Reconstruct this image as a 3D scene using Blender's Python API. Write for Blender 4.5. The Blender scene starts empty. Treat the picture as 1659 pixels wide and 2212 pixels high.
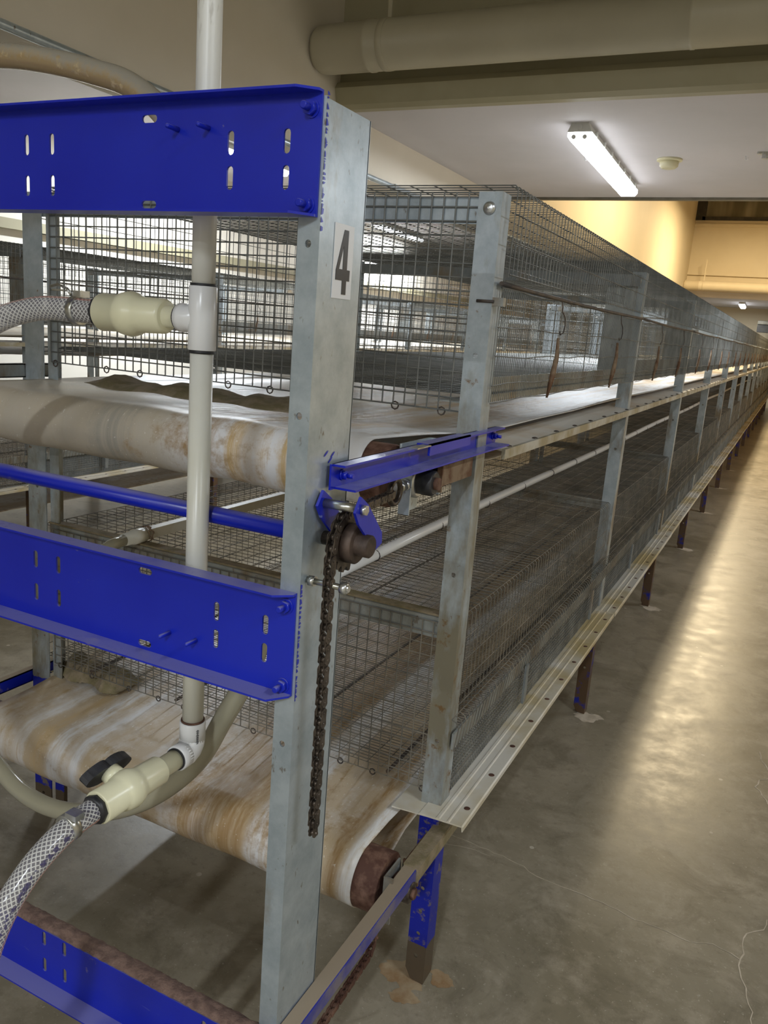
import bpy, math, random
from mathutils import Vector, Matrix
from mathutils.geometry import tessellate_polygon
random.seed(7)
S = bpy.context.scene
COL = S.collection
PI = math.pi

# ------------------------------------------------------------------ camera
cam_d = bpy.data.cameras.new('camera'); cam = bpy.data.objects.new('camera', cam_d); COL.objects.link(cam)
S.camera = cam
yaw, pit, rol = -0.4481, -0.2258, 0.0772
F = Vector((math.sin(yaw)*math.cos(pit), math.cos(yaw)*math.cos(pit), math.sin(pit)))
R0 = F.cross(Vector((0, 0, 1))).normalized(); U0 = R0.cross(F)
Rr = R0*math.cos(rol) + U0*math.sin(rol); Uu = -R0*math.sin(rol) + U0*math.cos(rol)
cam.matrix_world = Matrix(((Rr.x, Uu.x, -F.x, 0.549), (Rr.y, Uu.y, -F.y, -1.5235), (Rr.z, Uu.z, -F.z, 1.4935), (0, 0, 0, 1)))
cam_d.sensor_fit = 'VERTICAL'; cam_d.sensor_height = 36.0; cam_d.lens = 1750.7/2212*36.0
cam_d.clip_start = 0.02; cam_d.clip_end = 100

# ------------------------------------------------------------------ world, exposure
w = bpy.data.worlds.new('world'); S.world = w; w.use_nodes = True
w.node_tree.nodes['Background'].inputs[0].default_value = (0.8, 0.82, 0.9, 1)
w.node_tree.nodes['Background'].inputs[1].default_value = 0.15
S.view_settings.view_transform = 'Standard'; S.view_settings.look = 'None'
S.view_settings.exposure = 0.74; S.view_settings.gamma = 1.0; S.view_settings.use_curve_mapping = False
COOL = (0.86, 0.93, 1.0); WARM = (1.0, 0.80, 0.50)
# every lamp of the room: x, y, ceiling z, length, axis, watts, colour
LAMPS = [
    (-0.86, 4.60, 2.755, 1.95, 'y', 55, COOL, 'twin tube batten light glowing on the low white ceiling, nearest of those in view'),
    (-0.95, 22.3, 2.755, 1.5, 'y', 40, COOL, 'small bright batten light far down the hall under the second low ceiling'),
    (1.2, -5.2, 3.60, 1.6, 'y', 95, COOL, 'batten light on the high ceiling behind the viewer, nearer one'),
    (-0.9, -7.6, 3.60, 1.6, 'x', 85, COOL, 'batten light on the high ceiling behind the viewer, farther one'),
    (3.2, -1.6, 3.60, 1.6, 'y', 45, COOL, 'batten light on the high ceiling to the right of the near row'),
    (3.6, 5.6, 2.755, 2.2, 'y', 60, COOL, 'batten light on the low ceiling over the right hand side of the hall'),
    (-0.30, 10.6, 4.60, 2.2, 'y', 150, WARM, 'warm batten light high over the aisle in the tall bay, nearer one'),
    (-0.30, 16.5, 4.60, 2.2, 'y', 190, WARM, 'warm batten light high over the aisle in the tall bay, farther one'),
    (-4.1, 4.6, 2.90, 1.6, 'y', 80, COOL, 'batten light over the left row, nearer one'),
    (-5.0, 9.8, 2.90, 1.6, 'y', 150, COOL, 'batten light over the left row by the wall, farther one'),
]

# ------------------------------------------------------------------ materials
class N:
    def __init__(s, name):
        s.m = bpy.data.materials.new(name); s.m.use_nodes = True; s.t = s.m.node_tree
        s.b = s.t.nodes['Principled BSDF']; s.L = s.t.links.new
        g = s.t.nodes.new('ShaderNodeNewGeometry'); s.pos = g.outputs['Position']; s.nrm = g.outputs['Normal']
    def n(s, typ, **k):
        x = s.t.nodes.new(typ)
        for a, v in k.items(): setattr(x, a, v)
        return x
    def setin(s, sock, v):
        if isinstance(v, bpy.types.NodeSocket): s.L(v, sock)
        elif isinstance(v, tuple) and len(v) == 3 and sock.type == 'RGBA': sock.default_value = (*v, 1)
        else: sock.default_value = v
    def noise(s, scale=5, detail=4, rough=.55, vec=None, stretch=None, dist=0.0):
        x = s.n('ShaderNodeTexNoise'); x.inputs['Scale'].default_value = scale; x.inputs['Detail'].default_value = detail
        x.inputs['Roughness'].default_value = rough; x.inputs['Distortion'].default_value = dist
        v = vec or s.pos
        if stretch:
            mp = s.n('ShaderNodeMapping'); mp.inputs['Scale'].default_value = stretch; s.L(v, mp.inputs[0]); v = mp.outputs[0]
        s.L(v, x.inputs['Vector']); return x.outputs['Fac']
    def ramp(s, fac, a, b):
        x = s.n('ShaderNodeMapRange'); s.setin(x.inputs[0], fac); x.inputs[1].default_value = a; x.inputs[2].default_value = b
        return x.outputs[0]
    def math(s, op, a, b=0.0):
        x = s.n('ShaderNodeMath', operation=op); s.setin(x.inputs[0], a); s.setin(x.inputs[1], b); return x.outputs[0]
    def mix(s, f, a, b):
        x = s.n('ShaderNodeMix', data_type='RGBA'); s.setin(x.inputs[0], f); s.setin(x.inputs[6], a); s.setin(x.inputs[7], b); return x.outputs[2]
    def sep(s, v=None):
        x = s.n('ShaderNodeSeparateXYZ'); s.L(v or s.pos, x.inputs[0]); return x.outputs
    def fin(s, col, rough=.5, metal=0.0, bump=None, bs=.3, bd=.002, spec=None):
        s.setin(s.b.inputs['Base Color'], col); s.setin(s.b.inputs['Roughness'], rough); s.setin(s.b.inputs['Metallic'], metal)
        if spec is not None: s.b.inputs['Specular IOR Level'].default_value = spec
        if bump is not None:
            x = s.n('ShaderNodeBump'); x.inputs['Strength'].default_value = bs; x.inputs['Distance'].default_value = bd
            s.L(bump, x.inputs['Height']); s.L(x.outputs[0], s.b.inputs['Normal'])
        return s.m

def m_galv(name, a=(.35, .41, .45), b=(.50, .56, .60), dirt=.0, rough=.33):
    n = N(name); f = n.noise(14, 5, .7); c = n.mix(n.ramp(f, .35, .65), a, b)
    sp = n.noise(60, 3, .6, stretch=(1, 1, .5)); c = n.mix(n.ramp(sp, .66, .72), c, (.22, .20, .17))
    if dirt:
        d = n.noise(7, 6, .65, stretch=(1, 1, .45)); c = n.mix(n.ramp(d, .62-dirt*.3, .78-dirt*.3), c, (.26, .20, .13))
    return n.fin(c, n.ramp(f, 0, 1) if False else rough, .45, f, .15)
GALV = m_galv('galvanised_steel', dirt=.12); GALVD = m_galv('galvanised_steel_dirty', (.30, .32, .31), (.42, .44, .43), .45)
GALVB = m_galv('galvanised_steel_dull', (.20, .22, .225), (.30, .32, .325), .25, .5)

def m_wire(name, a, b, rough=.5):
    n = N(name); f = n.noise(9, 4, .6); return n.fin(n.mix(n.ramp(f, .42, .62), a, b), rough, .35)
WIRE = m_wire('cage_wire', (.15, .155, .148), (.245, .25, .235)); WIRED = m_wire('cage_wire_soiled', (.155, .148, .128), (.28, .25, .20))

def m_post():
    n = N('upright_steel'); z = n.sep()[2]; f = n.noise(14, 5, .7)
    c = n.mix(n.ramp(f, .35, .65), (.33, .38, .41), (.47, .52, .55))
    d = n.noise(8, 6, .65, stretch=(1, 1, .35))
    low = n.math('SUBTRACT', 1.0, n.ramp(z, .7, 1.35))
    k = n.ramp(n.math('ADD', d, n.math('MULTIPLY', low, .16)), .58, .72)
    c = n.mix(k, c, (.23, .185, .125))
    bl = n.mix(n.ramp(n.noise(16, 5, .7), .36, .46), (.012, .022, .30), (.11, .065, .035))
    c = n.mix(n.math('LESS_THAN', n.math('ADD', z, n.math('MULTIPLY', n.math('SUBTRACT', d, .5), .12)), .435), c, bl)
    return n.fin(c, .45, .3, f, .15)
POST = m_post()
def m_post_near():
    n = N('near_upright_steel'); z = n.sep()[2]; f = n.noise(14, 5, .7)
    c = n.mix(n.ramp(f, .35, .65), (.33, .38, .41), (.47, .52, .55))
    d = n.noise(8, 6, .65, stretch=(1, 1, .35)); low = n.math('SUBTRACT', 1.0, n.ramp(z, .75, 1.42))
    c = n.mix(n.ramp(n.math('ADD', d, n.math('MULTIPLY', low, .20)), .54, .70), c, (.24, .215, .15))
    c = n.mix(n.ramp(n.math('ADD', n.noise(26, 5, .7), n.math('MULTIPLY', low, .08)), .66, .74), c, (.20, .12, .05))
    bl = n.mix(n.ramp(n.noise(20, 5, .7), .55, .62), (.012, .022, .40), (.22, .18, .13))
    c = n.mix(n.math('LESS_THAN', n.math('ADD', z, n.math('MULTIPLY', n.math('SUBTRACT', d, .5), .08)), .435), c, bl)
    c = n.mix(n.math('LESS_THAN', n.math('ADD', z, n.math('MULTIPLY', n.math('SUBTRACT', d, .5), .06)), .10), c, (.12, .09, .06))
    return n.fin(c, .42, .3, f, .15)
POSTN = m_post_near()

def m_blue(name, dust, top=0.0):
    n = N(name); f = n.noise(11, 6, .7); c = n.mix(n.ramp(n.noise(4, 3), .35, .7), (.006, .016, .42), (.012, .028, .50))
    sc = n.noise(40, 4, .7, stretch=(.15, 1, 1)); c = n.mix(n.ramp(sc, .70, .74), c, (.16, .19, .5))
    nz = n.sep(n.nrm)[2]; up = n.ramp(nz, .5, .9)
    k = n.ramp(n.math('ADD', f, n.math('MULTIPLY', up, top)), .72-dust, .80-dust)
    c = n.mix(k, c, (.36, .31, .25) if top < .3 else (.33, .265, .19))
    if top < .3: c = n.mix(n.math('MULTIPLY', up, n.ramp(n.noise(5, 4, .6), .25, .5)), c, n.mix(.0, (.20, .20, .48), (.2, .2, .4)))  # pale violet haze on up-facing faces: ceiling reflection painted in, plus settled dust
    return n.fin(c, n.mix(k, (.3, .3, .3), (.8, .8, .8)), 0, sc, .12)
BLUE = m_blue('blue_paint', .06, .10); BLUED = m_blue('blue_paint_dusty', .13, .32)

def m_simple(name, a, b=None, sc=6, rough=.5, metal=0, bs=.2, bd=.002, spec=None, lo=.4, hi=.6, st=None, det=5):
    n = N(name); f = n.noise(sc, det, .6, stretch=st); return n.fin(n.mix(n.ramp(f, lo, hi), a, b or a), rough, metal, f, bs, bd, spec)
RUSTD = m_simple('dark_oxidised_steel', (.045, .03, .024), (.13, .09, .07), 26, .6, .3, lo=.4, hi=.7, bs=.4)
BLUEG = m_simple('blue_paint_under_grey_dust', (.07, .07, .28), (.19, .165, .21), 13, .6, lo=.42, hi=.6)
PVC = m_simple('white_pvc', (.74, .73, .66), (.70, .68, .58), 4, .3)
PVCW = m_simple('bright_white_pvc', (.82, .82, .82), None, 4, .25)
PVCS = m_simple('scuffed_white_pvc', (.76, .75, .70), (.30, .27, .22), 10, .35, lo=.60, hi=.70, st=(2.5, 2.5, .6))
CREAM = m_simple('cream_plastic', (.82, .79, .56), (.78, .74, .50), 4, .28)
BLACK = m_simple('black_rubber', (.015, .015, .017), (.04, .04, .045), 30, .45)
DUSTY = m_simple('dust_crust', (.30, .24, .16), (.20, .165, .085), 22, .95, bs=.8, bd=.01)
DUSTR = m_simple('red_brown_grime', (.22, .14, .11), (.13, .08, .065), 60, .95, bs=1, bd=.006)
RUST = m_simple('rusty_steel', (.085, .035, .022), (.20, .11, .075), 30, .75, .2, lo=.45, hi=.65, bs=.5)
RUSTB = m_simple('rust_brown_bracket', (.15, .075, .04), (.28, .20, .13), 25, .75, .2)
CHAIN = m_simple('oily_chain_steel', (.045, .035, .028), (.12, .095, .075), 60, .38, .6)
ZINC = m_simple('bright_zinc', (.62, .64, .66), (.42, .40, .32), 30, .28, .9)
ROD = m_simple('dark_rod', (.06, .052, .05), (.12, .09, .07), 20, .6, .3)
ALU = m_simple('whitish_profile', (.60, .58, .50), (.50, .46, .36), 6, .45)
PLATE = m_simple('yellowed_white_plate', (.68, .65, .58), (.50, .40, .20), 2.6, .42, lo=.42, hi=.60)
PLATEW = m_simple('white_plate_with_tan_film', (.72, .70, .66), (.58, .46, .32), 2.6, .4, lo=.50, hi=.68)
TRAY = m_simple('tray_edge_metal', (.56, .55, .50), (.36, .31, .20), 9, .5, .25)
CEILW = m_simple('ceiling_paint', (.62, .595, .62), (.58, .56, .58), 1.2, .7, bs=.05)
CREAMW = m_simple('cream_wall_paint', (.70, .60, .42), (.67, .57, .39), 1.0, .6, bs=.05)
BEAMP = m_simple('beige_beam_paint', (.72, .66, .555), (.68, .62, .515), .9, .65, bs=.05)
OFFW = m_simple('off_white_wall_paint', (.82, .77, .68), (.78, .73, .63), .9, .65, bs=.05)
OLIVE = m_simple('olive_tan_paint', (.34, .305, .19), (.38, .345, .23), 1.4, .5, bs=.08)
DUCTP = m_simple('duct_paint', (.50, .46, .34), (.46, .42, .31), 1.8, .42, bs=.08)
STRIP = m_simple('dark_steel_edge', (.14, .125, .09), (.20, .18, .14), 5, .5, .2)
PAPER = m_simple('white_label', (.80, .81, .84), None, 5, .35)
INK = m_simple('black_print', (.012, .012, .014), None, 5, .35)
LAMPB = m_simple('lamp_housing', (.62, .62, .58), (.52, .52, .48), 8, .4)
DARKG = m_simple('dark_duct_grille', (.02, .017, .014), (.035, .03, .022), 10, .6)
DET = m_simple('yellowed_detector_plastic', (.66, .62, .42), None, 5, .4)

def m_belt(name, seed, base, bands, deep, film=None):
    """base: general tint ramp; bands: (centre x, half width, colour, strength) smears that run with the travel of the belt"""
    n = N(name); x = n.sep(); wob = n.noise(1.4, 3, vec=n.pos)
    cv = n.n('ShaderNodeCombineXYZ'); n.L(n.math('ADD', n.math('ADD', x[0], seed), n.math('MULTIPLY', wob, .06)), cv.inputs[0]); n.L(n.math('MULTIPLY', x[1], .16), cv.inputs[1])
    V = cv.outputs[0]; s1 = n.noise(6, 6, .62, vec=V); s2 = n.noise(30, 5, .7, vec=V); s3 = n.noise(30, 6, .75); s5 = n.noise(90, 3, .8, vec=V)
    mott = n.math('SUBTRACT', s3, .5)
    c = n.mix(n.ramp(n.math('ADD', s1, n.math('MULTIPLY', mott, .25)), base[0], base[1]), (.76, .75, .745), base[2])
    c = n.mix(n.ramp(n.math('ADD', s2, n.math('MULTIPLY', mott, .35)), .56, .72), c, (.47, .32, .15))
    if film:
        fx = n.math('SUBTRACT', 1.0, n.ramp(n.math('ADD', x[0], n.math('MULTIPLY', n.math('SUBTRACT', s1, .5), .12)), film[0], film[1]))
        fc = n.mix(n.ramp(n.noise(5, 4, .6, vec=V), .35, .62), (.60, .52, .40), (.47, .42, .335))
        c = n.mix(n.math('MULTIPLY', fx, .93), c, fc)
    for cx, hw, col, st in bands:
        d = n.math('ABSOLUTE', n.math('SUBTRACT', n.math('ADD', x[0], n.math('MULTIPLY', n.math('SUBTRACT', s3, .5), hw*1.6)), cx))
        k = n.math('SUBTRACT', 1.0, n.ramp(d, hw*.55, hw*1.15)); k = n.math('MULTIPLY', k, n.math('MULTIPLY', n.ramp(s5, .28, .62), st))
        c = n.mix(k, c, col)
    p = n.noise(3.2, 5, .65, stretch=(1, .5, 1)); c = n.mix(n.math('MULTIPLY', n.ramp(n.math('ADD', p, n.math('MULTIPLY', mott, .5)), .56, .70), deep), c, (.34, .205, .08))
    fl = n.noise(160, 2, .6, stretch=(1, .3, 1)); c = n.mix(n.math('MULTIPLY', n.ramp(fl, .68, .71), .6), c, (.80, .78, .72))
    return n.fin(c, .36, 0, s3, .06)
BR = (.37, .225, .09); TN = (.60, .42, .20); GY = (.33, .31, .265); WH = (.80, .80, .80)
BELTU = m_belt('upper_belt_white_plastic', 3.3, (.46, .62, (.62, .48, .32)), [(-.655, .06, GY, .75), (-.355, .022, TN, .95), (-.238, .017, TN, .95), (-.41, .010, BR, .6)], .85, (-.56, -.41))
BELTL = m_belt('lower_belt_white_plastic', 9.1, (.33, .52, (.56, .44, .29)), [(-.915, .024, WH, .9), (-.845, .013, WH, .9), (-1.03, .02, WH, .7), (-.97, .02, TN, .8), (-.47, .085, BR, .85), (-.375, .04, BR, .9), (-.305, .035, WH, .95), (-.125, .014, BR, .95), (-.088, .012, WH, 1.0)], .9)

def m_floor():
    n = N('polished_concrete'); a = n.noise(1.1, 6, .62, dist=.6); b = n.noise(7, 6, .7); s = n.noise(85, 3, .8)
    c = n.mix(n.ramp(a, .36, .66), (.215, .187, .130), (.385, .340, .258))
    c = n.mix(n.math('MULTIPLY', n.ramp(b, .48, .66), .6), c, (.43, .375, .29))
    c = n.mix(n.math('MULTIPLY', n.math('SUBTRACT', 1.0, n.ramp(n.noise(4.5, 6, .7, dist=.8), .34, .48)), .5), c, (.13, .11, .075))
    c = n.mix(n.math('MULTIPLY', n.ramp(s, .63, .69), .75), c, (.50, .45, .37))
    e = n.noise(3.3, 5, .6, stretch=(1, 1, 1), dist=1.2); c = n.mix(n.math('MULTIPLY', n.ramp(e, .60, .72), .45), c, (.33, .285, .235))
    r = n.n('ShaderNodeMapRange'); n.L(b, r.inputs[0]); r.inputs[1].default_value = .3; r.inputs[2].default_value = .7; r.inputs[3].default_value = .27; r.inputs[4].default_value = .42
    g = n.noise(30, 4, .8); c = n.mix(n.math('MULTIPLY', n.ramp(g, .55, .70), .35), c, (.12, .10, .07))
    v = n.n('ShaderNodeTexVoronoi'); v.inputs['Scale'].default_value = 9; n.L(n.pos, v.inputs['Vector']); c = n.mix(n.math('MULTIPLY', n.math('LESS_THAN', v.outputs['Distance'], .07), n.ramp(n.noise(2, 2), .48, .52)), c, (.55, .50, .42))
    return n.fin(c, r.outputs[0], 0, b, .25, .003, .36)
FLOOR = m_floor()

def m_emit(name, col, st):
    n = N(name); n.fin((.8, .8, .8), .4); n.b.inputs['Emission Color'].default_value = (*col, 1); n.b.inputs['Emission Strength'].default_value = st; return n.m
GLOWC = m_emit('lit_diffuser_cool', (.93, .96, 1), 5.0); GLOWW = m_emit('lit_diffuser_warm', (1, .86, .6), 5.0)

def m_hose(name, tint, braid, alpha):
    n = N(name); uv = n.n('ShaderNodeUVMap').outputs[0]; u = n.sep(uv)
    c = tint; fac = alpha
    if braid:
        k = 2*PI
        p1 = n.math('SINE', n.math('MULTIPLY', n.math('ADD', n.math('MULTIPLY', u[0], 15.0), u[1]), k))
        p2 = n.math('SINE', n.math('MULTIPLY', n.math('SUBTRACT', n.math('MULTIPLY', u[0], 15.0), u[1]), k))
        g = n.ramp(n.math('MAXIMUM', p1, p2), .45, .75)
        c = n.mix(g, (.22, .21, .24), (.72, .71, .68))
        red = n.math('LESS_THAN', n.math('ABSOLUTE', n.math('SUBTRACT', u[0], .30)), .025); c = n.mix(n.math('MULTIPLY', red, .7), c, (.75, .35, .28))
        ink = n.math('MULTIPLY', n.math('LESS_THAN', n.math('ABSOLUTE', n.math('SUBTRACT', u[0], .42)), .035), n.ramp(n.noise(120, 2, .5), .46, .52))
        ink = n.math('MULTIPLY', ink, n.ramp(n.noise(9, 2, .5), .48, .52)); c = n.mix(ink, c, (.07, .06, .16))
        fac = n.math('ADD', n.math('MULTIPLY', g, .25), alpha)
    m = n.fin(c, .15, 0); n.setin(n.b.inputs['Alpha'], fac)
    return m
HOSEB = m_hose('clear_braided_hose', (.6, .6, .6), True, .62)
HOSEO = m_hose('milky_hose', (.46, .43, .31), False, .80)
def m_amber():
    n = N('clear_hose_with_residue'); nz = n.sep(n.nrm)[2]; f = n.noise(18, 6, .75)
    k = n.ramp(n.math('ADD', n.math('MULTIPLY', nz, .35), f), .40, .66)
    c = n.mix(k, (.42, .30, .15), (.55, .51, .42)); c = n.mix(n.ramp(n.noise(35, 4, .7), .60, .68), c, (.62, .48, .28))
    m = n.fin(c, .12, 0); n.setin(n.b.inputs['Alpha'], n.math('SUBTRACT', .93, n.math('MULTIPLY', k, .35))); return m
HOSEA = m_amber()
def m_glass():
    n = N('dark_window_glass'); f = n.noise(1.6, 3, stretch=(1, 1, .2)); return n.fin(n.mix(n.ramp(f, .4, .6), (.10, .09, .06), (.28, .26, .20)), .12, .3)
GLASS = m_glass()
CRACK = m_simple('pale_crack_filler', (.66, .58, .47), (.50, .43, .33), 20, .8)
STAINR = m_simple('rust_stain_on_concrete', (.30, .185, .09), (.42, .32, .20), 14, .7)

# ------------------------------------------------------------------ mesh builder
class MB:
    def __init__(s): s.v = []; s.f = []; s.uv = {}; s.sm = set()
    def add(s, vs, fs, smooth=False):
        o = len(s.v); s.v += [tuple(v) for v in vs]
        for f in fs:
            if smooth: s.sm.add(len(s.f))
            s.f.append(tuple(i+o for i in f))
    def box(s, x0, x1, y0, y1, z0, z1):
        vs = [(x, y, z) for x in (x0, x1) for y in (y0, y1) for z in (z0, z1)]
        s.add(vs, [(0, 1, 3, 2), (4, 6, 7, 5), (0, 4, 5, 1), (2, 3, 7, 6), (0, 2, 6, 4), (1, 5, 7, 3)]); return s
    def wire(s, a, b, r=.0011):
        a = Vector(a); b = Vector(b); d = (b-a)
        if d.length < 1e-7: return
        d.normalize(); u = d.orthogonal().normalized() if abs(d.z) > .9 else d.cross(Vector((0, 0, 1))).normalized(); w_ = d.cross(u)
        vs = [p+u*(r*i)+w_*(r*j) for p in (a, b) for i, j in ((1, 0), (0, 1), (-1, 0), (0, -1))]
        s.add(vs, [(0, 1, 5, 4), (1, 2, 6, 5), (2, 3, 7, 6), (3, 0, 4, 7)], True); return s
    def bend(s, pts, r=.0011):
        for a, b in zip(pts, pts[1:]): s.wire(a, b, r)
    def tube(s, pts, r, n=16, cap=True, vrep=None):
        pts = [Vector(p) for p in pts]; m = len(pts); rs = r if isinstance(r, (list, tuple)) else [r]*m
        T = [((pts[min(i+1, m-1)]-pts[max(i-1, 0)]).normalized()) for i in range(m)]
        u = T[0].orthogonal().normalized(); o = len(s.v); L = 0
        lens = []
        for i in range(m):
            if i: L += (pts[i]-pts[i-1]).length
            lens.append(L); u = (u - T[i]*u.dot(T[i])).normalized(); w_ = T[i].cross(u)
            for k in range(n):
                a = 2*PI*k/n; s.v.append(tuple(pts[i]+(u*math.cos(a)+w_*math.sin(a))*rs[i]))
        for i in range(m-1):
            for k in range(n):
                k2 = (k+1) % n; s.sm.add(len(s.f))
                s.uv[len(s.f)] = [(k/n, lens[i]/(vrep or .01)), (k/n, lens[i+1]/(vrep or .01)), ((k+1)/n, lens[i+1]/(vrep or .01)), ((k+1)/n, lens[i]/(vrep or .01))]
                s.f.append((o+i*n+k, o+(i+1)*n+k, o+(i+1)*n+k2, o+i*n+k2))
        if cap: s.f.append(tuple(o+k for k in range(n))); s.f.append(tuple(o+(m-1)*n+k for k in reversed(range(n))))
        return s
    def lathe(s, p, d, prof, n=24):   # prof: (distance along d, radius)
        p = Vector(p); d = Vector(d).normalized(); u = d.orthogonal().normalized(); w_ = d.cross(u); o = len(s.v)
        for t, r in prof:
            for k in range(n):
                a = 2*PI*k/n; s.v.append(tuple(p+d*t+(u*math.cos(a)+w_*math.sin(a))*max(r, 1e-5)))
        for i in range(len(prof)-1):
            for k in range(n):
                k2 = (k+1) % n
                if abs(prof[i][0]-prof[i+1][0]) > 1e-6 and abs(prof[i][1]-prof[i+1][1]) < abs(prof[i][0]-prof[i+1][0])*3: s.sm.add(len(s.f))
                s.f.append((o+i*n+k, o+i*n+k2, o+(i+1)*n+k2, o+(i+1)*n+k))
        s.f.append(tuple(o+k for k in reversed(range(n)))); s.f.append(tuple(o+(len(prof)-1)*n+k for k in range(n)))
        return s
    def hexa(s, p, d, r, h):
        s.lathe(p, d, [(0, r), (h, r)], 6); return s
    def ext(s, poly, axis, a, b):     # polygon (2-D) extruded along an axis; x: (y,z)  y: (x,z)  z: (x,y)
        mk = {'x': lambda q, t: (t, q[0], q[1]), 'y': lambda q, t: (q[0], t, q[1]), 'z': lambda q, t: (q[0], q[1], t)}[axis]
        n = len(poly); tri = tessellate_polygon([[Vector((q[0], q[1], 0)) for q in poly]])
        vs = [mk(q, a) for q in poly]+[mk(q, b) for q in poly]
        fs = [t for t in tri]+[tuple(i+n for i in reversed(t)) for t in tri]+[(i, (i+1) % n, (i+1) % n+n, i+n) for i in range(n)]
        s.add(vs, fs); return s
    def holed(s, outer, holes, axis, a, b):
        mk = {'x': lambda q, t: (t, q[0], q[1]), 'y': lambda q, t: (q[0], t, q[1])}[axis]
        loops = [outer]+holes; flat = [q for l in loops for q in l]; n = len(flat)
        tri = tessellate_polygon([[Vector((q[0], q[1], 0)) for q in l] for l in loops])
        vs = [mk(q, a) for q in flat]+[mk(q, b) for q in flat]; fs = list(tri)+[tuple(i+n for i in reversed(t)) for t in tri]
        o = 0
        for l in loops:
            k = len(l); fs += [(o+i, o+(i+1) % k, o+(i+1) % k+n, o+i+n) for i in range(k)]; o += k
        s.add(vs, fs); return s
    def build(s, name, mat, parent=None):
        me = bpy.data.meshes.new(name); me.from_pydata(s.v, [], s.f)
        if s.uv:
            l = me.uv_layers.new(name='UVMap')
            for fi, uvs in s.uv.items():
                p = me.polygons[fi]
                for j, li in enumerate(p.loop_indices): l.data[li].uv = uvs[j]
        if s.sm: me.polygons.foreach_set('use_smooth', [i in s.sm for i in range(len(s.f))])
        import bmesh
        bm = bmesh.new(); bm.from_mesh(me); bmesh.ops.recalc_face_normals(bm, faces=bm.faces); bm.to_mesh(me); bm.free()
        me.materials.append(mat); me.update()
        o = bpy.data.objects.new(name, me); COL.objects.link(o)
        if parent:
            o.parent = parent
        return o
def slot(cx, cz, w_, h, n=6):
    r = min(w_, h)/2; pts = []
    if h > w_: cs = [(cx, cz+h/2-r, 0), (cx, cz-h/2+r, PI)]
    else: cs = [(cx-w_/2+r, cz, PI/2), (cx+w_/2-r, cz, -PI/2)]
    for x, z, a0 in cs:
        for k in range(n+1):
            a = a0+PI*k/n; pts.append((x+r*math.cos(a), z+r*math.sin(a)))
    return pts
def thing(name, label, cat, group=None, loc=(0, 0, 0)):
    o = bpy.data.objects.new(name, None); COL.objects.link(o); o.location = loc; o.empty_display_size = .05
    o['label'] = label; o['category'] = cat
    if group: o['group'] = group
    return o
def tag(o, label, cat, group=None):
    o['label'] = label; o['category'] = cat
    if group: o['group'] = group
    return o
def struct(name, mb, m, parent=None):
    o = mb.build(name, m, parent)
    if not parent: o['kind'] = 'structure'
    return o
def dup(root, dx, dy, label, group=None):
    r = root.copy(); COL.objects.link(r); r.location = (root.location.x+dx, root.location.y+dy, root.location.z)
    r['label'] = label
    if group: r['group'] = group
    for ch in [o for o in KIDS.get(root.name, [])]:
        c = ch.copy(); COL.objects.link(c); c.parent = r; KIDS.setdefault(r.name, []).append(c)
        for g in KIDS.get(ch.name, []):
            d = g.copy(); COL.objects.link(d); d.parent = c
    return r
KIDS = {}
def part(mb, name, mat, parent, label=None):
    o = mb.build(name, mat, parent); KIDS.setdefault(parent.name, []).append(o)
    if label: o['label'] = label
    return o

# ------------------------------------------------------------------ the hall
struct('floor', MB().box(-7.0, 6.0, -9.6, 27, -.12, 0), FLOOR)
struct('wall_left', MB().box(-5.5, -5.3, -9.6, 27, 0, 3.2), OFFW)
struct('wall_right', MB().box(5.5, 5.7, -9.6, 27, 0, 5.6), CREAMW)
struct('wall_near', MB().box(-5.5, 5.7, -9.4, -9.2, 0, 3.9), BEAMP)
struct('wall_far', MB().box(-5.5, 5.7, 24.6, 24.8, 0, 5.6), CREAMW)
# long downstand beam over the gap between the two rows
struct('trim_1', MB().box(-2.5, -2.2, -9.2, 6.2, 2.44, 3.72), BEAMP)
struct('trim_2', MB().box(-2.5, -2.2, 6.2, 24.6, 2.44, 5.5), CREAMW)
# ceilings
struct('ceiling', MB().box(-2.2, 5.5, -9.2, 3.2, 3.6, 3.75), OLIVE)
struct('ceiling_low', MB().box(-2.2, 5.5, 3.2, 6.2, 2.755, 2.95), CEILW)
struct('ceiling_high', MB().box(-2.2, 5.5, 6.2, 20.4, 5.35, 5.5), CREAMW)
struct('ceiling_far', MB().box(-2.2, 5.5, 20.4, 24.6, 2.755, 2.9), CEILW)
struct('ceiling_left', MB().box(-5.3, -2.5, -9.2, 24.6, 2.9, 3.1), CEILW)
struct('wall_soffit_near', MB().box(-2.2, 5.5, 3.12, 3.2, 2.755, 3.6), OLIVE)
struct('trim_3', MB().ext([(3.12, 2.75), (3.085, 2.77), (3.06, 2.86), (3.085, 2.895), (3.12, 2.90)], 'x', -2.2, 5.5), OLIVE)
struct('trim_4', MB().box(-2.2, 5.5, 6.2, 6.26, 2.735, 2.80), STRIP)
struct('wall_soffit_back', MB().box(-2.2, 5.5, 6.2, 6.28, 2.80, 5.35), CREAMW)
fw = MB(); fw.box(-2.2, 5.5, 20.4, 20.5, 2.9, 4.58); struct('wall_bay_end', fw, CREAMW)
g = MB(); g.box(-2.2, 5.5, 20.36, 20.4, 4.40, 4.47); g.box(-2.2, 5.5, 20.34, 20.4, 3.27, 3.33); g.box(-2.2, 5.5, 20.30, 20.4, 3.10, 3.15); struct('trim_5', g, CREAMW)
wn = struct('window_1', MB().box(-2.0, 5.5, 20.40, 20.44, 4.58, 5.35), GLASS)
g = MB(); g.box(-2.05, 5.5, 20.34, 20.42, 4.55, 4.63); g.box(-2.2, -1.98, 20.34, 20.42, 4.55, 5.35)
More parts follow.
